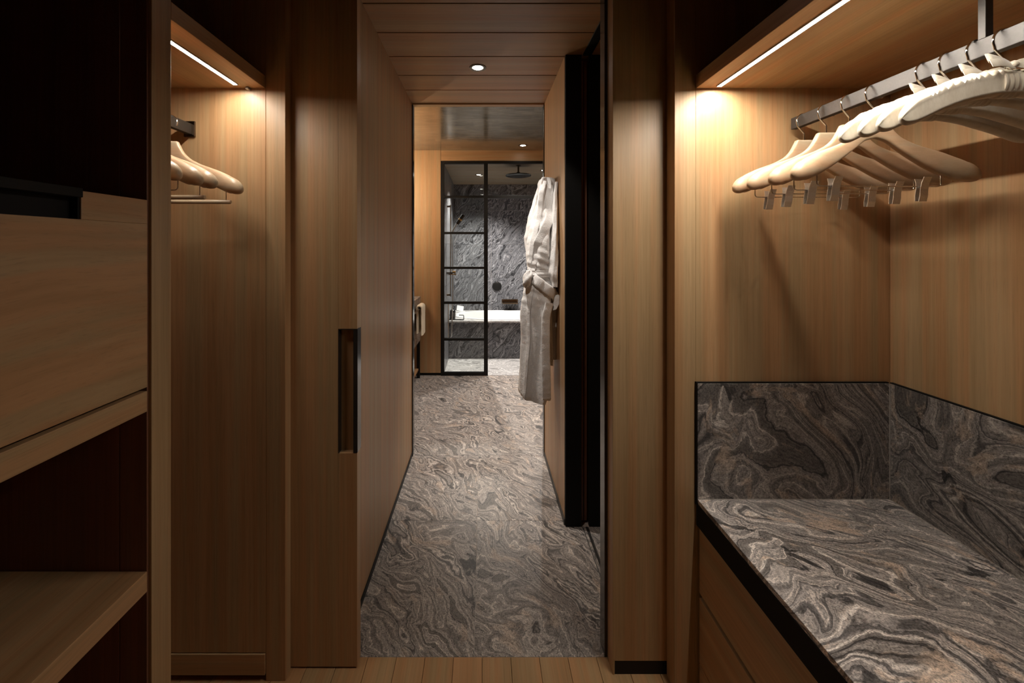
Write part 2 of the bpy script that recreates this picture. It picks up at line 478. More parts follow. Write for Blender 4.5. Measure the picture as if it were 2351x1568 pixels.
# bathroom doorway
w = box('wall_bath_near', M['wz'], None, -1.45, HX0, YB, YB+.04, 0, ZBC, bev=.001); struct(w, 'bathroom side of the left doorway wall', 'wall')
w = box('wall_bath_near', M['wz'], None, HX1, 1.3, YB, YB+.04, 0, ZBC, bev=.001); struct(w, 'bathroom side of the right doorway wall', 'wall')
w = box('trim_7', M['wx'], None, HX0, HX1, YB-.004, YB+.04, ZC-.008, ZBC, bev=.001); struct(w, 'thin timber lintel over the bathroom doorway', 'trim')
w = box('trim_8', M['gblack'], None, HX0-.001, HX0+.008, YB-.006, YB+.046, 0, ZC-.008, bev=.0008); struct(w, 'black metal edge on the left of the bathroom doorway', 'trim')
w = box('trim_9', M['gblack'], None, HX1-.006, HX1+.001, YB-.006, YB+.046, 0, ZC-.008, bev=.0008); struct(w, 'black metal edge on the right of the bathroom doorway', 'trim')
# bathroom shell
w = box('wall_bath_left', M['wz'], None, -1.45, -1.25, YB, YS, 0, ZBC, bev=0); struct(w, 'timber left wall of the bathroom behind the vanity', 'wall')
w = box('wall_bath_right', M['wz'], None, 1.2, 1.3, YB, YS+.1, 0, ZBC, bev=0); struct(w, 'timber right wall of the bathroom', 'wall')
w = box('wall_bath_far', M['wz'], None, -1.3, -.457, YS, YS+.12, .028, ZBC, bev=.001); struct(w, 'honey timber panel left of the shower screen', 'wall')
w = box('baseboard_bath', M['mblack'], None, -1.3, -.457, YS+.003, YS+.12, 0, .028, bev=0); struct(w, 'black skirting below the honey timber panel', 'baseboard')
w = box('trim_10', M['wx'], None, -.4535, 1.25, YS, YS+.12, 2.309, ZBC, bev=.001); struct(w, 'timber header above the shower screen', 'trim')
w = box('trim_11', M['mblack'], None, -.457, -.4535, YS+.004, YS+.1, 2.3, ZBC, bev=0); struct(w, 'dark joint between timber panel and shower header', 'trim')
# shower shell in stone tiles
def tiles(name, label, plane, at, u0, u1, v0, v1, us, vs, mat, thick=.015, gap=.0012):
    mb = MB()
    us = [u0]+[u for u in us if u0 < u < u1]+[u1]; vs = [v0]+[v for v in vs if v0 < v < v1]+[v1]
    for a, b_ in zip(us[:-1], us[1:]):
        for c_, d_ in zip(vs[:-1], vs[1:]):
            if plane == 'Y': mb.box(a+gap, b_-gap, at, at+thick, c_+gap, d_-gap, bev=.0005)
            elif plane == 'X': mb.box(at-thick, at, a+gap, b_-gap, c_+gap, d_-gap, bev=.0005)
            else: mb.box(a+gap, b_-gap, c_+gap, d_-gap, at-thick, at, bev=.0005)
    o = mb.build(name, mat); struct(o, label, name.split('_')[0]); return o
zj = [1.38+(568-y)*YW/F_ for y in (638, 561.5, 484)]
xj = [.12-.78*2, .12-.78, .1255, .30+.6]
tiles('wall_shower_back', 'dark veined stone tile wall behind the bathtub', 'Y', YW, -.442, 1.15, -.05, ZC, xj, zj, M['swall'])
tiles('wall_shower_left', 'dark veined stone tile wall left in the shower', 'X', -.442, YS+.12, YW, -.05, ZC, [5.1], zj, M['swall'])
tiles('wall_shower_right', 'dark veined stone tile wall right in the shower', 'X', 1.165, YS+.02, YW, -.05, ZC, [5.1], zj, M['swall'])
tiles('floor_shower', 'pale veined stone floor of the shower, a step down', 'Z', -.05, -.442, 1.15, YS+.012, YTUB+.02, [-.03, .77], [4.9], M['sshow'])
w = box('wall_shower_back', M['grout'], None, -.46, 1.2, YW+.004, YW+.1, -.07, ZBC, bev=0); struct(w, 'grout behind the bathtub wall tiles', 'wall')
w = box('wall_shower_left', M['grout'], None, -.60, -.445, YS+.121, YW+.05, -.07, ZBC, bev=0); struct(w, 'grout behind the left shower tiles', 'wall')
w = box('wall_shower_right', M['grout'], None, 1.162, 1.25, YS+.1, YW+.05, -.07, ZBC, bev=0); struct(w, 'grout behind the right shower tiles', 'wall')
w = box('floor_shower', M['grout'], None, -.46, 1.2, YS+.006, YW+.02, -.09, -.052, bev=0); struct(w, 'grout below the shower floor tiles', 'floor')

# ================================================================== SLIDING DOOR (left)
door = thing('door_1', 'timber sliding door with a black recessed pull at the left of the hall opening', 'door', (-.4124, YD, 0), kind='structure')
hx0, hz0, hz1, dz0, dz1 = -.0616, .706, 1.113, .006, ZROOM-.01
mb = MB()
mb.box(-.55, hx0, 0, .038, dz0, dz1, bev=.0008)
mb.box(hx0, 0, 0, .038, dz0, hz0, bev=.0008)
mb.box(hx0, 0, 0, .038, hz1, dz1, bev=.0008)
mb.box(hx0, 0, .022, .038, hz0, hz1, bev=0)
mb.build('door_panel', M['wz'], door)
h = MB(); h.box(hx0, hx0+.0025, -.0006, .022, hz0, hz1, bev=0); h.box(hx0, 0, -.0006, .022, hz1-.0025, hz1, bev=0)
h.box(-.0125, -.0005, -.0008, .006, hz0, hz1, bev=.0006); h.box(-.0035, .0012, .0, .038, hz0+.001, hz1-.001, bev=.0006)
h.build('handle', M['gblack'], door)

# ================================================================== RIGHT WARDROBE
XRF, XRB, ZSR = .657, 1.257, 1.871
wr = thing('open_wardrobe', 'open right wardrobe of pale timber with lit shelf above the hanging rail', 'wardrobe', (0, 0, 0))
box('end_panel', M['wz'], wr, XRF, XRB+.02, YR, YR+.03, 0, ZROOM)
box('stile', M['wz'], wr, .592, XRF-.0001, YR, YP-.0015, 0, ZROOM)
box('back_panel', M['wz'], wr, XRB, XRB+.02, -.9, YR-.0006, 0, ZROOM)
box('shelf', M['wy'], wr, XRF, XRB-.0006, -.9, YR-.0006, ZSR, ZSR+.042)
box('side_panel', M['wz'], wr, XRF, XRB-.0006, -.93, -.9006, 0, ZROOM)

# stone counter
ct = thing('stone_counter', 'grey swirled stone counter with upstands inside the right wardrobe', 'counter', (0, 0, 0))
ZK = .609
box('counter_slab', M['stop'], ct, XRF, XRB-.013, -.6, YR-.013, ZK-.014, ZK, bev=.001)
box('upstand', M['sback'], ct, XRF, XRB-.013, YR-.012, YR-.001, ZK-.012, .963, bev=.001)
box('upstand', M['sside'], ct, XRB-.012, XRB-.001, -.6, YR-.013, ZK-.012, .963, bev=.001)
mb = MB(); mb.box(XRF-.0028, XRF-.0003, YR-.012, YR-.0002, ZK-.02, .966, bev=0)
mb.box(XRF-.0028, XRB-.012, YR-.0095, YR-.0002, .9632, .966, bev=0); mb.box(XRB-.0095, XRB-.0002, -.6, YR-.0095, .9632, .966, bev=0)
mb.build('edge_trim', M['mblack'], ct)
mb = MB(); mb.box(XRF, XRB-.0128, YR-.0142, YR-.0125, ZK-.001, ZK+.0014, bev=0)
mb.box(XRB-.0142, XRB-.0125, -.6, YR-.0125, ZK-.001, ZK+.0014, bev=0)
mb.box(XRB-.0142, XRB-.0122, YR-.0142, YR-.0122, ZK, .962, bev=0)
mb.build('sealant', M['grout'], ct)
box('front_band', M['mblack'], ct, XRF-.001, XRF+.03, -.6, YR-.004, .527, ZK-.0145, bev=.0008)

# drawers below the counter
dc = thing('drawer_chest', 'timber drawer chest with black shadow gaps below the stone counter', 'drawers', (0, 0, 0))
box('carcass', M['mblack'], dc, XRF+.024, XRB-.002, -.6, YR-.004, .03, .5262, bev=0)
for z0, z1 in ((.318, .522), (.104, .304), (.0, .100)):
    box('drawer' if z0 > 0 else 'plinth', M['wy'], dc, XRF+.008, XRF+.0235, -.6, YR-.006, z0, z1, bev=.0012)

# LED strips
def led_strip(name, label, x, y0, y1, z, mat='led'):
    t = thing(name, label, 'strip light', (x, 0, z), 'under-shelf light strips')
    mb = MB(); mb.box(-.0085, -.006, y0, y1, -.0035, .0, bev=0); mb.box(.006, .0085, y0, y1, -.0035, .0, bev=0)
    mb.box(-.0085, .0085, y1, y1+.003, -.0045, .0, bev=.0005)
    mb.build('channel', M['trimal'], t)
    MB().box(-.006, .006, y0, y1, -.003, -.0002, bev=0).build('diffuser', M[mat], t)
    return t
led_strip('light_strip', 'bright white light strip under the right wardrobe shelf', .7165, .55, YR-.024, ZSR)

# ================================================================== LEFT WARDROBE
XLF, XLB, ZSL = -.6917, -1.27, 1.886
wl = thing('open_wardrobe', 'narrow open left wardrobe of pale timber with lit shelf and rail', 'wardrobe', (0, 0, 0))
box('end_panel', M['wz'], wl, XLB-.02, XLF, YL, YL+.03, .09, ZROOM)
box('stile', M['wz'], wl, XLF+.0006, -.629, YL, YD-.0015, 0, ZROOM)
box('back_panel', M['wz'], wl, XLB-.02, XLB, .8992, YL-.0006, 0, ZROOM)
box('shelf', M['wy'], wl, XLB+.0006, XLF-.001, .8995, YL-.0006, ZSL, ZSL+.04)
box('bottom_rail', M['wx'], wl, XLB, XLF-.0006, YL-.004, YL+.03, .022, .088)
led_strip('light_strip', 'bright white light strip under the left wardrobe shelf', -.7655, .9, YL-.038, ZSL, 'led2')
cl = MB().box(-.748, -.738, YL-.016, YL-.001, ZSL-.008, ZSL-.0005, bev=.002).build('cable_clip', M['trimal']); tag(cl, 'small metal cable clip at the end of the left shelf light', 'clip')

# left shelf unit with drawer
su = thing('shelf_unit', 'tall left shelf unit with one drawer and open compartments', 'shelf unit', (0, 0, 0))
box('side_panel', M['wz'], su, -.742, XLF, .8455, .8985, 0, ZROOM)
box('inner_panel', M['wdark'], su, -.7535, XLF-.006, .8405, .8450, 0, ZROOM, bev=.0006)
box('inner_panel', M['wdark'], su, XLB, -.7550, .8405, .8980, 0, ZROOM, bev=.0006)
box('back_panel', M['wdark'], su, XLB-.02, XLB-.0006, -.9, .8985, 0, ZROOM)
box('side_panel', M['wz'], su, XLB, XLF, -.93, -.9006, 0, ZROOM)
box('rail', M['wy'], su, XLB+.001, XLF-.004, -.9, .8395, 1.040, 1.083)
box('shelf', M['wy'], su, XLB+.001, XLF-.004, -.9, .8395, .667, .709)
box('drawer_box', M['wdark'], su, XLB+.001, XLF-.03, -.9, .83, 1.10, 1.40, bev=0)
dr = MB()
xa, xb = XLF-.024, XLF-.003
dr.box(xa, xb, -.9, .8387, 1.091, 1.4285, bev=.001); dr.box(xa, xb, .7005, .8387, 1.4285, 1.478, bev=.001)
drw = dr.build('drawer', M['wface'], su)
hd = MB(); hd.box(xa-.004, xb+.006, .05, .698, 1.466, 1.482, bev=.001); hd.box(xa, xa+.004, .05, .700, 1.4285, 1.466, bev=0)
hd.box(xa, xb-.003, .697, .7003, 1.4285, 1.466, bev=0)
hdo = hd.build('handle', M['mblack'], drw)

# ================================================================== HANGING RAILS
RX, RZ0, RZ1 = .945, 1.738, 1.772
def rail(label, x, y0, y1, posts, ztop, plate):
    t = thing('hanging_rail', label, 'clothes rail', (x, 0, 0), 'wardrobe rails')
    MB().box(-.0085, .0085, y0, y1, RZ0, RZ1, bev=.0012).build('bar', M['steel'], t)
    for y in posts:
        MB().box(-.0085, .0065, y-.006, y+.006, RZ1-.0005, ztop-.0005, bev=.0008).build('post', M['steel'], t)
    if plate:
        MB().box(-.016, .019, y1-.002, y1+.0035, RZ0-.008, RZ1+.008, bev=.001).build('end_plate', M['bronze'], t)
    return t
rail('square steel rail hung by a post below the right wardrobe shelf', RX, -.5, 1.2325, (.761, -.3), ZSR, False)
LX = -.932
rail('square steel rail across the narrow left wardrobe', LX, .90, YL-.005, (), ZSL, True)

# ================================================================== HANGERS
def lerp_tab(tab, x):
    for (a, va), (b_, vb) in zip(tab[:-1], tab[1:]):
        if x <= b_:
            t = 0 if b_ == a else max(0, min(1, (x-a)/(b_-a))); return va+(vb-va)*t
    return tab[-1][1]
def smooth_tab(tab, x, h=.006):
    return sum(lerp_tab(tab, abs(x+d*h)) for d in (-1, -.5, 0, .5, 1))/5
TOP = [(0, 0), (.0235, 0), (.030, -.013), (.040, -.033), (.06, -.052), (.09, -.067), (.112, -.075), (.15, -.088), (.185, -.103), (.21, -.119), (.222, -.133), (.23, -.142)]
BOT = [(0, -.0515), (.03, -.060), (.06, -.083), (.09, -.104), (.12, -.124), (.15, -.141), (.18, -.1545), (.2, -.1605), (.215, -.1600), (.224, -.154), (.23, -.146)]
THK = [(0, .016), (.03, .016), (.06, .018), (.1, .022), (.14, .029), (.18, .038), (.205, .042), (.218, .036), (.225, .026), (.23, .008)]
def wooden_body():
    xs = []
    x = 0.0
    while x < .2295:
        xs.append(x); x += .003 if x < .05 else (.0012 if x > .222 else (.0025 if x > .195 else .006))
    xs.append(.2300)
    xs = [-x for x in reversed(xs[1:])]+xs
    mb = MB(); secs = []
    for x in xs:
        a = abs(x)
        zt = lerp_tab(TOP, a) if a < .03 else smooth_tab(TOP, a)
        zb = smooth_tab(BOT, a); th = smooth_tab(THK, a, .004)
        if a > .195:
            k = math.sqrt(max(.0004, 1-((a-.195)/.0352)**2)); zm = -.146-.0; zm = (smooth_tab(TOP, .195)+smooth_tab(BOT, .195))/2-.012*(a-.195)/.035
            zt = zm+(smooth_tab(TOP, .195)-(smooth_tab(TOP, .195)+smooth_tab(BOT, .195))/2)*k
            zb = zm-(smooth_tab(TOP, .195)-(smooth_tab(TOP, .195)+smooth_tab(BOT, .195))/2)*k*.92
            th = smooth_tab(THK, .195, .004)*k
        yc = -.028*(a/.23)**1.8
        p = 5.0 if a < .05 else max(2.2, 5.0-(a-.05)*22)
        sec = []
        for j in range(20):
            t = 2*PI*j/20
            c_, s_ = math.cos(t), math.sin(t)
            c_ = math.copysign(abs(c_)**(2/p), c_); s_ = math.copysign(abs(s_)**(2/p), s_)
            sec.append(Vector((x, yc+c_*th/2, (zt+zb)/2+s_*(zt-zb)/2)))
        secs.append(sec)
    mb.loft(secs); return mb
def hook_mb(z0=0.0, r=.0021):
    pts = [(0, 0, z0-.012), (0, 0, z0+.018)]
    pts += [(-.002, 0, z0+.0215), (-.0105, 0, z0+.031), (-.0185, 0, z0+.040)]
    cz, R = z0+.0560, .0218
    for k in range(22):
        a = math.radians(205-k*(232/21.0))
        pts.append((R*math.cos(a), 0, cz+R*math.sin(a)))
    return MB().tube(pts, r, 12)
def wire(parent, half, zb, zt, r=.0014):
    pts = [(-half, -.012, zt)]
    for k in range(5):
        a = math.radians(180+k*22.5); pts.append((-half+.008+.008*math.cos(a), -.012, zb+.008+.008*math.sin(a)))
    for k in range(5):
        a = math.radians(270+k*22.5); pts.append((half-.008+.008*math.cos(a), -.012, zb+.008+.008*math.sin(a)))
    pts.append((half, -.012, zt))
    return MB().tube(pts, r, 10).build('clip_bar', M['chrome'], parent, True)
def clip(parent, x, zb, tilt):
    t = bpy.data.objects.new('clip', None)
    mb = MB()
    def plate(sgn, dx, ztop, zbot):
        secs = []
        for z, off in ((ztop, .0085), (.008, .0045), (-.006, .0030), (-.022, .0038), (zbot, .0022)):
            xo = x+tilt*.16*z+dx
            secs.append([Vector((xo-.0098, -.012+sgn*off-.0006, zb+z)), Vector((xo+.0098, -.012+sgn*off-.0006, zb+z)),
                         Vector((xo+.0098, -.012+sgn*off+.0006, zb+z)), Vector((xo-.0098, -.012+sgn*off+.0006, zb+z))])
        mb.loft(secs)
    plate(-1, 0, .022, -.036); plate(1, -.004, .019, -.035)
    o = mb.build('clip', M['clip'], parent, False)
    sp = MB().tube([(x-.007, -.012, zb), (x+.007, -.012, zb)], .0032, 12).build('spring', M['chrome'], o, True)
    return o
def trouser_bar(parent, half=.186, zb=-.181):
    o = MB().tube([(-half, -.012, zb), (-half+.002, -.012, zb), (half-.002, -.012, zb), (half, -.012, zb)], [.0045, .0062, .0062, .0045], 14).build('trouser_bar', M['hang'], parent, True, 50)
    for s_ in (-1, 1):
        MB().tube([(s_*.172, -.012, zb+.004), (s_*.172, -.012, -.145)], .0014, 10).build('wire', M['chrome'], o, True)
    return o
def wooden_hanger(label, loc, group, kind):
    t = thing('wooden_hanger', label, 'hanger', loc, group)
    wooden_body().build('shoulder_bar', M['hang'], t, True, 55)
    hook_mb().build('hook', M['chrome'], t, True)
    if kind == 'clip':
        wire(t, .155, -.1695, -.138)
        clip(t, -.11, -.1695, .9); clip(t, .11, -.1695, .7)
    else: trouser_bar(t)
    return t
ZN = 1.6955
lab_r = ['wooden suit hanger with skirt clips nearest the right wardrobe end panel',
         'second wooden hanger with skirt clips from the right wardrobe end panel',
         'third wooden hanger with skirt clips from the right wardrobe end panel',
         'wooden hanger with skirt clips right behind the cream satin hangers']
h0 = None
for i, (y, rz) in enumerate(((1.1925, .02), (1.1156, -.03), (1.0444, .015), (.9788, .045))):
    if i == 0: h = h0 = wooden_hanger(lab_r[0], (RX, y, ZN), 'wooden hangers in the right wardrobe', 'clip')
    else: h = copy_tree(h0); h['label'] = lab_r[i]
    h.location = (RX, y, ZN); h.rotation_euler = (0, 0, rz)
lab_l = ['wooden hanger with trouser bar nearest the left wardrobe end panel',
         'second wooden hanger with trouser bar from the left wardrobe end panel',
         'third wooden hanger from the left wardrobe end panel, skirt clips below',
         'wooden hanger half hidden behind the near post of the left wardrobe']
hb = None
for i, (y, rz) in enumerate(((1.205, .03), (1.103, -.02), (1.043, .0), (.965, .02))):
    if i == 0: h = hb = wooden_hanger(lab_l[0], (LX, y, ZN), 'wooden hangers in the left wardrobe', 'bar')
    elif i == 1: h = copy_tree(hb)
    else: h = copy_tree(h0); h['group'] = 'wooden hangers in the left wardrobe'
    h['label'] = lab_l[i]
    h.location = (LX, y, ZN); h.rotation_euler = (0, 0, rz)

def path_interp(keys, n):
    out = []
    for i in range(n+1):
        u = i/n*(len(keys)-1); k = min(int(u), len(keys)-2); t = u-k; t = t
        out.append(tuple(a+(b_-a)*t for a, b_ in zip(keys[k], keys[k+1])))
    return out
# satin padded hangers
def satin_hanger(label, loc, group):
    t = thing('satin_hanger', label, 'hanger', loc, group)
    L = .200; secs = []; n = 150; mb = MB()
    for i in range(n+1):
        x = -L+2*L*i/n; a = abs(x)/L
        zc = -.022-.066*a**1.7
        hz = .0225; hy = .0195
        if a > .86:
            k = math.sqrt(max(0.0, 1-((a-.86)/.14)**2)); k = max(.04, k)
            hz *= k; hy *= k
        elif a > .70: pass
        gath = max(0.0, min(1.0, (.82-a)/.06))
        gath *= min(1, (a-.02)/.06) if a > .02 else 0
        rip = gath*.0036*(math.sin(x*540+2.2*math.sin(x*83))+.6*math.sin(x*1010+2+1.5*math.sin(x*141)))
        yc = -.020*a**1.7
        sec = []
        for j in range(28):
            th = 2*PI*j/28
            c_, s_ = math.cos(th), math.sin(th)
            top = max(0, s_)**.6
            ry = hy+rip*top; rz_ = hz+rip*top
            yy = c_*ry; zz = s_*rz_
            if c_ < 0: yy = -min(abs(yy), hy*.62)-(hy*.10 if abs(s_) < .5 else 0)*0    # flat front face
            ed = max(0, 1-abs(th-PI*.80)/.12)*.0016
            q = Vector((x, yc+yy-ed, zc+zz+ed*.6))
            q += Vector((0, 0, 1))*.0012*noise.noise(Vector((x*30, yy*60, 3.1)))
            sec.append(q)
        secs.append(sec)
    mb.loft(secs); mb.build('padded_arms', M['satin'], t, True, 70)
    hook_mb().build('hook', M['chrome'], t, True)
    # ribbon wrap
    mb = MB(); secs = []
    for i in range(13):
        x = -.017+.034*i/12
        w_ = .0012*math.sin(i*1.9)
        secs.append([Vector((x, math.cos(2*PI*j/26)*(.0215+w_)*(.72 if math.cos(2*PI*j/26) < 0 else 1), -.0225+math.sin(2*PI*j/26)*(.0248+w_))) for j in range(26)])
    mb.loft(secs); mb.build('ribbon_wrap', M['satin'], t, True, 60)
    # bow: two flat ribbon loops and two cut tails, lying over the neck
    mb = MB()
    W3 = Vector((0, .35, .94)).normalized(); N3 = Vector((0, -.94, .35)).normalized()
    def loop(sx, ln, up):
        pts, nv = [], []
        path = [(0, 0), (.30, .0020), (.62, .0034), (.92, .0034), (1.0, .0010), (.92, -.0016), (.62, -.0020), (.30, -.0014), (0, 0)]
        P = path_interp(path, 24)
        for i, (u, d) in enumerate(P):
            pts.append(Vector((sx*ln*u, -.010, .008))+Vector((0, 0, 1))*up*u+N3*d)
        for i in range(len(pts)):
            t = (pts[min(i+1, len(pts)-1)]-pts[max(0, i-1)]).normalized()
            nv.append(tuple(t.cross(W3).normalized()))
        mb.strap(pts, tuple(W3), nv, [.017-.007*max(0, 1-min(i, 24-i)/3) for i in range(25)], .0009, 8, 0, 8.0)
    loop(-1, .046, .013); loop(1, .040, .006)
    for sx, l_, dz in ((-1, .050, .004), (1, .052, -.006)):
        pts = [Vector((sx*l_*u, -.013-.008*u, .005+dz*u+.0025*math.sin(u*5+sx))) for u in [k/12 for k in range(13)]]
        mb.strap(pts, tuple(W3), tuple(N3), [.010+.007*min(1, k/3) for k in range(13)], .0009, 8, 0, 8.0)
    mb.lathe([(.0005, -.006), (.006, -.004), (.0075, 0), (.006, .004), (.0005, .006)], (0, -.010, .008), 'X', 14)
    mb.build('bow', M['satin'], t, True, 60)
    return t
lab_s = ['cream satin padded hanger with bow, directly in front of the wooden hangers',
         'cream satin padded hanger, second in front of the wooden hangers',
         'cream satin padded hanger, next to last of the four on the rail',
         'cream satin padded hanger with bow, closest to the camera on the rail']
s0 = None
for i, (y, rz, tl) in enumerate(((.8640, .0, .02), (.8200, -.0, -.03), (.7721, -.05, .03), (.732, -.04, 0))):
    if i == 0: s = s0 = satin_hanger(lab_s[0], (RX, y, ZN), 'satin padded hangers in the right wardrobe')
    else: s = copy_tree(s0); s['label'] = lab_s[i]
    s.location = (RX, y, ZN+.002); s.rotation_euler = (0, 0, rz)

# ================================================================== LAMPS
def downlight(label, x, y, z, r=.034, lens='lens', power=0, col=(1, 1, 1), deg=95, blend=.6, aim=None):
    t = thing('ceiling_light', label, 'ceiling light', (x, y, z), 'round recessed downlights')
    MB().lathe([(r*.62, -.0005), (r*.66, -.003), (r*.95, -.0035), (r, -.0005)], (0, 0, 0), 'Z', 40).build('trim_ring', M['bronze'], t, True)
    MB().disc((0, 0, -.0012), r*.64, 'Z', 32).build('lens', M[lens], t)
    if power: lamp_spot('spot', t, (0, 0, -.012), power, col, deg, blend, .02, aim)
    return t
downlight('round downlight in the hall timber ceiling', -.028, 2.144, ZC, .045, 'lens', HALL_W, HALL_COL, 56, 1.0, (.34, 2.33, .40))
downlight('second hall downlight near the dressing room opening', -.02, 1.45, ZC, .045, 'lens', HALL2_W, HALL_COL, 50, .4, (.30, 2.30, .95))
downlight('round downlight in the leaf ceiling before the shower', .41, 4.16, ZBC, .045, 'lens2', BATH_W*.5, HALL_COL, 100, .8)
downlight('added unseen downlight behind the bathroom lintel, brightening the floor', -.03, 2.84, ZBC, .045, 'lens2', BATH_W, HALL_COL, 66, .6, (.05, 3.25, 0))  # added lamp, out of view above the lintel, brightens bathroom and hall floor
wlp = thing('wall_lamp', 'warm tubular wall lamp beside the bathroom mirror on the left wall', 'wall lamp', (-1.25, 3.75, 1.95))
MB().box(.001, .016, -.03, .03, -.08, .08, bev=.003).build('back_plate', M['bronze'], wlp)
MB().tube([(.06, 0, -.22), (.06, 0, .22)], .022, 24).build('tube', M['warmlamp'], wlp, True)
for zz_ in (-.05, .05): MB().tube([(.014, 0, zz_), (.045, 0, zz_)], .008, 12).build('arm', M['bronze'], wlp, True)
downlight('round downlight in the slatted shower ceiling', -.057, 5.30, ZC, .045, 'lens2', SHOWER_W, SHOWER_COL, 125, .7)
downlight('second shower downlight towards the right wall', .75, 5.0, ZC, .045, 'lens2', SHOWER_W*.6, SHOWER_COL, 125, .7)

# ================================================================== SHOWER SCREEN
sc = thing('shower_screen', 'black framed glass shower screen with six stacked panes', 'shower screen', (-.4535, YS, 0))
X0 = 0.0; XM0, XM1 = .463, .505
FY0, FY1 = -.012, .03
zl = [1.38+(568-y)*YS/F_ for y in (858.5, 779, 695, 615, 535, 452)]
hb_ = .012
fr = MB()
fr.box(X0, X0+.035, FY0, FY1, 0, 2.309, bev=.001); fr.box(XM0, XM1, FY0, FY1, 0, 2.309, bev=.001)
fr.box(X0+.035, XM0, FY0, FY1, 2.281, 2.309, bev=.001); fr.box(XM1, 1.24, FY0, FY1, 2.285, 2.309, bev=.001)
fr.box(X0+.035, XM0, FY0, FY1, 0, .035, bev=.001)
for z in zl[1:]: fr.box(X0+.035, XM0, FY0, FY1, z-hb_, z+hb_, bev=.001)
fr.box(XM1, 1.24, FY0, FY1, zl[5]-.017, zl[5]+.017, bev=.001)
fr.box(1.205, 1.24, FY0, FY1, 0, 2.29, bev=.001)
fr.build('frame', M['black'], sc)
zz = [.035]+[z for z in zl[1:]]+[2.281]
for i in range(6):
    lo = zz[i]+(hb_ if i else 0); hi = zz[i+1]-(hb_ if i < 5 else 0)
    MB().box(X0+.035, XM0, .006, .014, lo, hi, bev=0).build('pane', M['glass'], sc)
MB().box(XM1, 1.205, .006, .014, zl[5]+.017, 2.285, bev=0).build('pane', M['glass'], sc)
w = box('trim_12', M['black'], None, XM1-.4535, 1.2, YS+.005, YS+.011, -.05, -.0005, bev=0); struct(w, 'thin dark step edge between bathroom floor and shower', 'trim')

# ================================================================== BATHTUB
ZDK = .432
bt = thing('bathtub', 'white oval bathtub set in a dark veined stone surround', 'bathtub', (.36, (YTUB+YW)/2, 0))
bx, by = .36, (YTUB+YW)/2
# surround: front apron tiles, deck with oval hole
mb = MB()
for a, b_ in ((-.440, .128), (.128, .70), (.70, 1.147)):
    mb.box(a-bx+.001, b_-bx-.001, YTUB-by, YTUB-by+.02, -.05, ZDK-.0215, bev=.0005)
mb.build('apron', M['swall'], bt)
NA = 64
def oval(rx, ry, z, p=2.5):
    out = []
    for j in range(NA):
        t = 2*PI*j/NA; c_, s_ = math.cos(t), math.sin(t)
        out.append(Vector((math.copysign(abs(c_)**(2/p), c_)*rx, math.copysign(abs(s_)**(2/p), s_)*ry, z)))
    return out
def rect_ring(x0, x1, y0, y1, z):
    out = []
    for v in oval(1, 1, 0, 2.0):
        s_ = 1/max(abs(v.x), abs(v.y))
        out.append(Vector(((x0+x1)/2+v.x*s_*(x1-x0)/2, (y0+y1)/2+v.y*s_*(y1-y0)/2, z)))
    return out
RXT, RYT, TCX = .755, .385, .0
hy = (YW-YTUB)/2-.002
dk = MB(); dk.loft([[v+Vector((TCX, .0, 0)) for v in oval(RXT-.02, RYT-.02, ZDK-.02)], [v+Vector((TCX, 0, 0)) for v in oval(RXT-.02, RYT-.02, ZDK)],
                    rect_ring(-.440-bx, 1.147-bx, -hy-.012, hy, ZDK), rect_ring(-.440-bx, 1.147-bx, -hy-.012, hy, ZDK-.02)], cap=False)
dk.build('deck', M['sshow'], bt, False)
tb = MB()
prof = [(RXT-.01, RYT-.01, ZDK-.004), (RXT, RYT, ZDK+.004), (RXT-.004, RYT-.004, ZDK+.010), (RXT-.014, RYT-.014, ZDK+.014), (RXT-.035, RYT-.035, ZDK+.013),
        (RXT-.055, RYT-.05, ZDK+.008), (RXT-.08, RYT-.065, ZDK-.10), (RXT-.14, RYT-.10, ZDK-.33), (RXT-.25, RYT-.18, ZDK-.39), (.02, .02, ZDK-.395)]
tb.loft([[v+Vector((TCX, 0, 0)) for v in oval(a, b_, z, 2.4)] for a, b_, z in prof], cap=False)
tb.build('tub_shell', M['white'], bt, True, 60)

# wall fittings
sp = thing('bath_spout', 'flat dark bronze bath spout on the stone wall above the tub', 'bath tap', (.404, YW, .565))
MB().box(-.122, .122, -.016, -.0005, -.030, .034, bev=.002).build('wall_plate', M['bronze'], sp)
MB().box(-.112, .112, -.15, -.014, -.020, -.004, bev=.002).build('spout_lip', M['bronze'], sp)
bv = thing('bath_valve', 'round black control knob on the stone wall above the tub', 'bath tap', (.21, YW, .794))
MB().lathe([(.001, -.022), (.058, -.022), (.066, -.018), (.069, -.010), (.069, -.0005)], (0, 0, 0), 'Y', 48).build('dial', M['black'], bv, True)
MB().box(-.007, .007, -.030, -.021, .052, .066, bev=.002).build('pointer', M['chrome'], bv)
# shower head
sh = thing('rain_shower', 'round dark rain shower head hanging from the slatted ceiling', 'shower head', (.41, 4.70, ZC))
MB().lathe([(.001, -.128), (.13, -.128), (.146, -.124), (.149, -.118), (.146, -.112), (.05, -.105), (.022, -.098), (.02, -.08)], (0, 0, 0), 'Z', 64).build('spray_plate', M['gblack'], sh, True, 50)
MB().tube([(0, 0, -.085), (0, 0, -.004)], .011, 18).build('drop_pipe', M['bronze'], sh, True)
MB().lathe([(.028, -.0005), (.028, -.006), (.012, -.008)], (0, 0, 0), 'Z', 32).build('ceiling_flange', M['bronze'], sh, True)
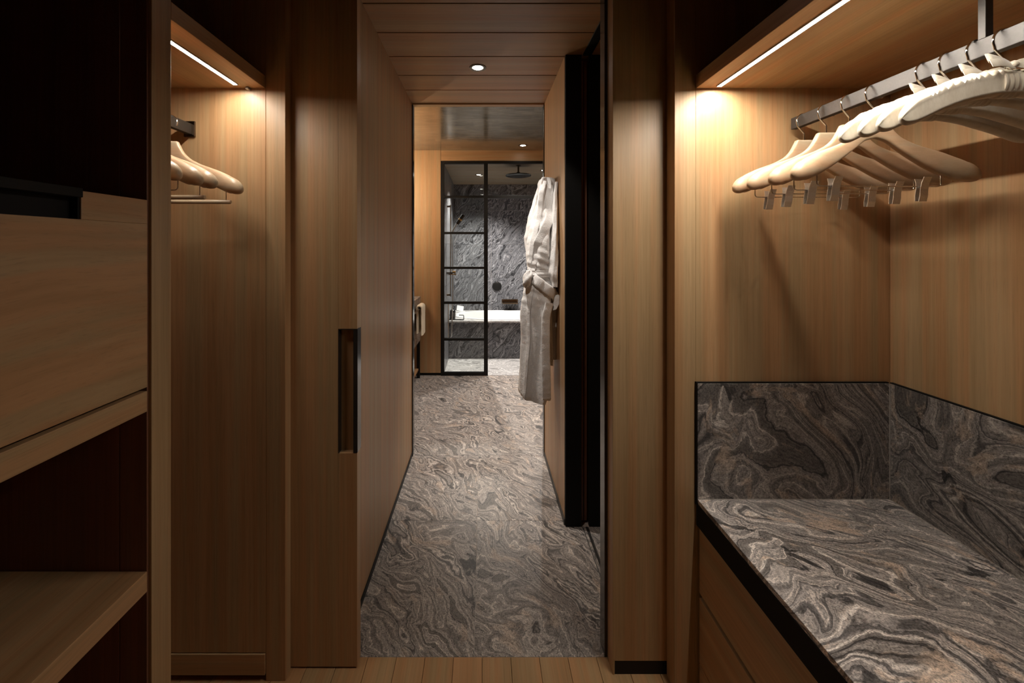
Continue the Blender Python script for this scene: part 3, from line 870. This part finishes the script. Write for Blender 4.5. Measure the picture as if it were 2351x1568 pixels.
# hand shower set on the left wall
XW = -.442
hs = thing('hand_shower', 'chrome hand shower on a slide bar at the left shower wall', 'hand shower', (XW, 4.95, 0))
MB().tube([(.045, 0, .78), (.045, 0, 1.90)], .010, 14).build('slide_bar', M['chrome'], hs, True)
for z in (.80, 1.88): MB().tube([(.001, 0, z), (.05, 0, z)], .012, 12).build('bracket', M['bronze'], hs, True)
hd_ = MB().tube([(.06, -.01, 1.56), (.11, -.01, 1.65), (.135, -.01, 1.69)], [.009, .011, .012], 14).build('handset', M['chrome'], hs, True)
MB().tube([(.125, -.01, 1.665), (.205, -.01, 1.775)], .024, 20).build('spray_head', M['gblack'], hd_, True)
MB().tube([(.158, -.01, 1.710), (.170, -.01, 1.727)], .0245, 20).build('collar', M['brass'], hd_, True)
hz = [(.06, -.01, 1.56)]
for k in range(30):
    u = k/29; hz.append((.06-.008*math.sin(PI*u)+.02*math.sin(PI*u), -.012-.02*u, 1.56-u*1.26))
for k in range(9):
    a = PI*k/8; hz.append((.052-.016*(1-math.cos(a)), -.035, .30-.03*math.sin(a)))
hz += [(.02, -.035, .5), (.02, -.03, .72)]
MB().tube(hz, .0065, 10).build('hose', M['chrome'], hs, True)
sv = thing('shower_valve', 'bar shower valve with brass knob at the left shower wall', 'shower valve', (XW, 4.90, 1.06))
MB().box(.001, .12, -.05, .03, -.012, .006, bev=.003).build('valve_body', M['chrome'], sv)
MB().tube([(.075, -.01, .022), (.112, -.01, .022)], .014, 20).build('knob', M['brass'], sv, True)
MB().box(.001, .075, -.02, .02, .006, .020, bev=.002).build('shelf_plate', M['gblack'], sv)
# bottle, tray and card on the tub deck
bo = thing('soap_bottle', 'black pump bottle on the left end of the tub deck', 'bottle', (-.401, 5.36, ZDK))
MB().lathe([(.002, .002), (.034, .002), (.036, .006), (.036, .105), (.030, .122), (.014, .130), (.013, .140)], (0, 0, 0), 'Z', 32).build('bottle_body', M['bottle'], bo, True, 50)
pm = MB(); pm.lathe([(.015, .138), (.015, .155), (.005, .157), (.005, .172)], (0, 0, 0), 'Z', 24); pm.tube([(-.008, 0, .174), (.032, -.012, .170)], .005, 10)
pm.build('pump', M['bottle'], bo, True, 50)
MB().lathe([(.0364, .03), (.0366, .032), (.0366, .088), (.0364, .09)], (0, 0, 0), 'Z', 32).build('label_band', M['plaster'], bo, True)
tr = thing('bath_rack', 'thin black wire rack beside the pump bottle on the tub', 'bath rack', (-.335, 5.285, ZDK))
for xx in (-.085, .05):
    MB().tube([(xx-.03, 0, .004), (xx+.03, 0, .004), (xx+.033, 0, .008), (xx+.033, 0, .060), (xx+.028, 0, .064), (xx-.028, 0, .064)], .0045, 8).build('hoop', M['black'], tr, True)
for yy in (-.01, .02): MB().tube([(-.11, yy, .005), (.08, yy, .005)], .004, 8).build('rail', M['black'], tr, True)
cd = thing('soap_dish', 'tilted white dish with pale card behind the pump bottle', 'dish', (-.335, 5.93, ZDK))
MB().box(-.065, .075, -.04, .04, 0, .02, bev=.006).build('dish', M['white'], cd)
ca = MB().box(-.05, .05, -.004, .004, 0, .075, bev=.001).build('card', M['paper'], cd); ca.location = (-.005, .0, .022); ca.rotation_euler = (-.5, .18, .1)

# ================================================================== VANITY
va = thing('vanity', 'stone vanity on a black metal frame at the left bathroom wall', 'vanity', (0, 0, 0))
box('stone_top', M['sfloor'], va, -1.245, -.663, 2.95, 4.30, .835, .862)
box('front_panel', M['sfloor'], va, -.685, -.665, 2.95, 4.298, .40, .834)
box('side_panel', M['sfloor'], va, -1.24, -.685, 4.278, 4.298, .40, .834)
box('side_panel', M['sfloor'], va, -1.24, -.685, 2.95, 2.97, .40, .834)
for y in (2.95, 4.27): box('leg', M['black'], va, -.70, -.668, y, y+.03, 0, .40)
for y in (2.95, 4.27): box('leg', M['black'], va, -1.23, -1.20, y, y+.03, 0, .40)
box('lower_shelf', M['wy'], va, -1.2, -.68, 2.985, 4.265, .085, .105)
tbz = .79
bar = thing('towel_bar', 'bronze towel bar along the front of the stone vanity', 'towel bar', (-.612, 0, tbz))
MB().tube([(0, 3.2, 0), (0, 4.10, 0)], .008, 14).build('bar', M['bronze'], bar, True)
for y in (3.25, 4.05): MB().tube([(0, y, 0), (-.0525, y, 0)], .006, 12).build('bracket', M['bronze'], bar, True)
# towel over the bar
tw = MB(); secs = []
path = []
for k in range(24):
    u = k/23
    if u < .38: path.append((.022, .033-(.38-u)/.38*.262*1.0))
    elif u > .62: path.append((-.022, .033-(u-.62)/.38*.245))
    else:
        a = PI*(u-.38)/.24; path.append((.022*math.cos(a), .033+.022*math.sin(a)*.9-.0))
for (x, z) in path:
    sec = []
    for j in range(24):
        a = 2*PI*j/24; c_, s_ = math.cos(a), math.sin(a)
        c_ = math.copysign(abs(c_)**.55, c_); s_ = math.copysign(abs(s_)**.7, s_)
        wv = .003*noise.noise(Vector((c_*4, z*22, x*30)))
        sec.append((x, z, c_*.10, s_*.0125+wv))
    secs.append(sec)
out = []
for i, sec in enumerate(secs):
    a, b_ = path[max(0, i-1)], path[min(len(path)-1, i+1)]
    t = Vector((b_[0]-a[0], 0, b_[1]-a[1])).normalized(); n = Vector((t.z, 0, -t.x))
    out.append([Vector((x, yy, z))+n*th for (x, z, yy, th) in sec])
tw.loft(out)
two = tw.build('hand_towel', M['cream'], None, True, 60); two.location = (-.612, 3.985, tbz-.028)
tag(two, 'cream hand towel folded over the vanity towel bar', 'towel')

# ================================================================== BATHROBE
hk = thing('robe_hook', 'small black wall hook holding up the white bathrobe', 'hook', (HX1, 2.28, 1.72))
MB().lathe([(.018, -.0005), (.018, -.006), (.008, -.007)], (0, 0, 0), 'X', 24).build('hook_plate', M['black'], hk, True)
MB().tube([(-.005, 0, 0), (-.045, 0, -.004), (-.06, 0, .008), (-.064, 0, .024)], .006, 12).build('hook_arm', M['black'], hk, True)

rb = thing('bathrobe', 'white terry bathrobe with tied belt hanging on the right hall wall', 'bathrobe', (0, 0, 0))
PXM = 413.0
def zy(y): return 1.38+(568-y)/PXM
def xx_(x): return (x-1109)/PXM
#        y    xl    xr    yc    ry
ROBE = [(407, 1250, 1262, 2.275, .022), (411, 1243, 1269, 2.272, .040), (420, 1239, 1273, 2.27, .05), (445, 1238, 1272, 2.27, .06), (470, 1235, 1272, 2.27, .068),
        (500, 1229, 1275, 2.27, .078), (530, 1221, 1277, 2.268, .088), (560, 1214, 1278, 2.266, .094), (590, 1211, 1278, 2.265, .096), (612, 1211, 1278, 2.265, .09),
        (630, 1212, 1277, 2.265, .085), (645, 1208, 1277, 2.265, .09), (665, 1201, 1276, 2.265, .10), (690, 1197, 1271, 2.265, .108), (720, 1195, 1265, 2.265, .112),
        (770, 1197, 1263, 2.265, .116), (830, 1194, 1263, 2.265, .12), (870, 1191, 1264, 2.265, .122), (895, 1190, 1262, 2.265, .12), (905, 1192, 1257, 2.262, .112)]
def robe_row(z):
    zs = [zy(r[0]) for r in ROBE]
    for i in range(len(zs)-1):
        if z >= zs[i+1]-1e-9:
            t = (zs[i]-z)/(zs[i]-zs[i+1]); t = max(0, min(1, t)); t = t*t*(3-2*t)
            a, b_ = ROBE[i], ROBE[i+1]
            return [xx_(a[1]+(b_[1]-a[1])*t), xx_(a[2]+(b_[2]-a[2])*t), a[3]+(b_[3]-a[3])*t, a[4]+(b_[4]-a[4])*t]
    r = ROBE[-1]; return [xx_(r[1]), xx_(r[2]), r[3], r[4]]
ZTOP, ZBOT = zy(407), zy(905)
ZW = zy(628)
def robe_pt(z, th, off=0.0):
    xl, xr, yc, ry = robe_row(z)
    cx, rx = (xl+xr)/2, (xr-xl)/2
    c_, s_ = math.cos(th), math.sin(th)
    p = 2.5
    px = math.copysign(abs(c_)**(2/p), c_); py = math.copysign(abs(s_)**(2/p), s_)
    dw = min(1.0, abs(z-ZW)/.10)
    amp = (.006+.010*min(1, max(0, (ZW-z)/.5))) if z < ZW else .011
    amp *= .25+.75*dw
    top = max(0, (z-1.55)/.2)
    sw = 2.2*(z-ZW) if z > ZW else 0.7*(z-ZW)
    f = amp*(.85*math.sin(4*th+sw*3+.6)+.5*math.sin(7*th-sw*4+1.9)+.22*math.sin(13*th+sw*5))
    f += .010*top*math.sin(7*th+z*6)
    v = Vector((px*2.2, py*2.2, z*5.5))
    f += .007*noise.noise(v*.9)*dw+.0022*noise.noise(v*2.6)
    f += .0008*noise.noise(Vector((px*9, py*9, z*60)))
    if s_ < 0 and abs(z-ZW) > .02:   # pulled creases around the tie
        f += .005*math.exp(-((z-ZW)/.12)**2)*math.sin(z*150+px*5)
    n = Vector((c_, s_, 0)).normalized()
    q = Vector((cx+px*rx, yc+py*ry, z))+n*(f-.004+off)
    q.x = min(q.x, HX1-.004)
    return q
mb = MB(); secs = []
NZ, NTH = 190, 120
for i in range(NZ+1):
    z = ZTOP+(ZBOT-ZTOP)*i/NZ
    sec = []
    for j in range(NTH):
        th = 2*PI*j/NTH
        q = robe_pt(z, th)
        if i > NZ-8:   # uneven hem
            q.z += (i-(NZ-8))/8*.018*math.sin(2*th+1.0)
        sec.append(q)
    secs.append(sec)
# close the top and tuck the hem inside
c0 = sum(secs[0], Vector())/NTH
secs.insert(0, [c0+(v-c0)*.25+Vector((0, 0, .004)) for v in secs[0]])
last = secs[-1]; cl_ = sum(last, Vector())/NTH
secs.append([cl_+(v-cl_)*.90+Vector((0, 0, .004)) for v in last])
secs.append([cl_+(v-cl_)*.86+Vector((0, 0, .06)) for v in last])
mb.loft(secs); mb.build('robe_body', M['terry'], rb, True, 80)
def th_of(s_): return -math.acos(max(-1, min(1, s_)))   # s=-1 left edge, 1 right edge, camera-facing side
def front(z, s_, off=0.0):
    c_ = math.copysign(abs(s_)**1.25, s_); return robe_pt(z, th_of(c_), off)
# crossing lapel
def surf_strap(name, path, width, thick, seg=16, off=.004, wob=.0012):
    pts = [front(zy(y), s_, off) for (y, s_) in path]
    n = len(pts); wv, nv = [], []
    for i in range(n):
        t = (pts[min(i+1, n-1)]-pts[max(0, i-1)]).normalized()
        xl, xr, yc, ry = robe_row(pts[i].z)
        out_ = Vector(((pts[i].x-(xl+xr)/2)*.9, pts[i].y-yc, 0)).normalized()
        w_ = t.cross(out_).normalized(); nv.append(tuple(w_.cross(t).normalized())); wv.append(tuple(w_))
    return MB().strap(pts, wv, nv, width, thick, seg, wob).build(name, M['terry'], rb, True, 70)
surf_strap('lapel', path_interp([(425, .15), (455, .25), (490, .35), (515, .05), (545, -.32), (575, -.62), (605, -.78), (622, -.82)], 50), .050, .009)
surf_strap('lapel', path_interp([(418, -.45), (450, -.62), (490, -.72), (540, -.80), (600, -.88), (622, -.9)], 50), .030, .007)
surf_strap('front_edge', path_interp([(690, .52), (730, .42), (780, .40), (840, .42), (880, .45), (900, .5)], 60), .05, .010)
surf_strap('front_edge', path_interp([(650, -.55), (700, -.60), (770, -.62), (840, -.64), (900, -.66)], 60), .016, .004)
# belt around the waist with gathers
mb = MB(); secs = []
for j in range(96):
    th = 2*PI*j/96
    base = robe_pt(ZW, th, .008)
    n = Vector((math.cos(th), math.sin(th), 0))
    sec = []
    for k in range(20):
        a = 2*PI*k/20
        h_ = math.sin(a)*.021; d_ = math.cos(a)*.0085
        d_ += .0032*math.cos(h_*620+.5*math.sin(th*3))*(1 if math.cos(a) > 0 else 0)
        q = base+n*d_+Vector((0, 0, h_+.006*math.cos(th)))
        q.x = min(q.x, HX1-.003); sec.append(q)
    secs.append(sec)
mb.loft(secs, loop=True); mb.build('belt', M['terry'], rb, True, 80)
# knot
mb = MB(); secs = []
kc = Vector((xx_(1208), 2.185, zy(638)))
for i in range(15):
    ph = PI*i/14
    sec = []
    for j in range(24):
        a = 2*PI*j/24
        d = Vector((math.sin(ph)*math.cos(a)*.024, math.sin(ph)*math.sin(a)*.030, math.cos(ph)*.046))
        d *= 1+.13*math.sin(a*3+ph*4)+.10*noise.noise(d*60)
        d = Matrix.Rotation(.25, 3, 'Y') @ d
        sec.append(kc+d)
    secs.append(sec)
mb.loft(secs, cap=True); mb.build('knot', M['terry'], rb, True, 80)
# belt tail crossing to the right, folding down
pts = []
for k in range(26):
    u = k/25
    q = front(zy(636+38*u), -.62+1.42*u, .016); pts.append(q)
for (x, y) in ((1275, 678), (1277, 684), (1276, 696), (1272, 706)):
    pts.append(Vector((xx_(x)-.012, 2.175, zy(y))))
wv = [(.35, 0, 1) if i < 26 else (1, -.6, .5) for i in range(len(pts))]
nv = [(0, -1, 0)]*len(pts)
MB().strap(pts, wv, nv, [.056]*26+[.05, .045, .04, .03], .016, 18, .0015).build('belt_tail', M['terry'], rb, True, 70)
for (keys, wd) in (([(1262, 700), (1263, 760), (1264, 812), (1265, 836)], .018), ([(1272, 700), (1273, 760), (1273, 800), (1272, 826)], .030)):
    pts = [Vector((xx_(x), 2.225 if wd < .02 else 2.255, zy(y))) for x, y in path_interp(keys, 30)]
    MB().strap(pts, (1, 0, 0), (0, -1, 0), [wd]*28+[wd*.8]*3, .009, 14, .002).build('belt_tail', M['terry'], rb, True, 70)
# sleeves
def sleeve(keys, name='sleeve'):
    secs = []
    for i, (x, y, z, rx, ry) in enumerate(path_interp(keys, 60)):
        sec = []
        for j in range(36):
            a = 2*PI*j/36
            f = 1+.10*math.sin(3*a+z*9)+.07*math.sin(6*a-z*14)
            q = Vector((x+math.cos(a)*rx*f, y+math.sin(a)*ry*f, z))
            q += Vector((1, 1, 0))*.0035*noise.noise(q*26)
            q.x = min(q.x, HX1-.003); sec.append(q)
        secs.append(sec)
    MB().loft(secs).build(name, M['terry'], rb, True, 70)
sleeve([(.332, 2.36, 1.742, .008, .03), (.318, 2.365, 1.68, .018, .045), (.290, 2.37, 1.56, .026, .055), (.272, 2.37, 1.44, .028, .06), (.276, 2.365, 1.36, .026, .055)])
sleeve([(.398, 2.20, 1.735, .006, .02), (.392, 2.195, 1.67, .010, .03), (.388, 2.185, 1.52, .017, .04), (.383, 2.175, 1.36, .022, .045), (.378, 2.17, 1.24, .024, .045), (.386, 2.172, 1.17, .012, .035)])
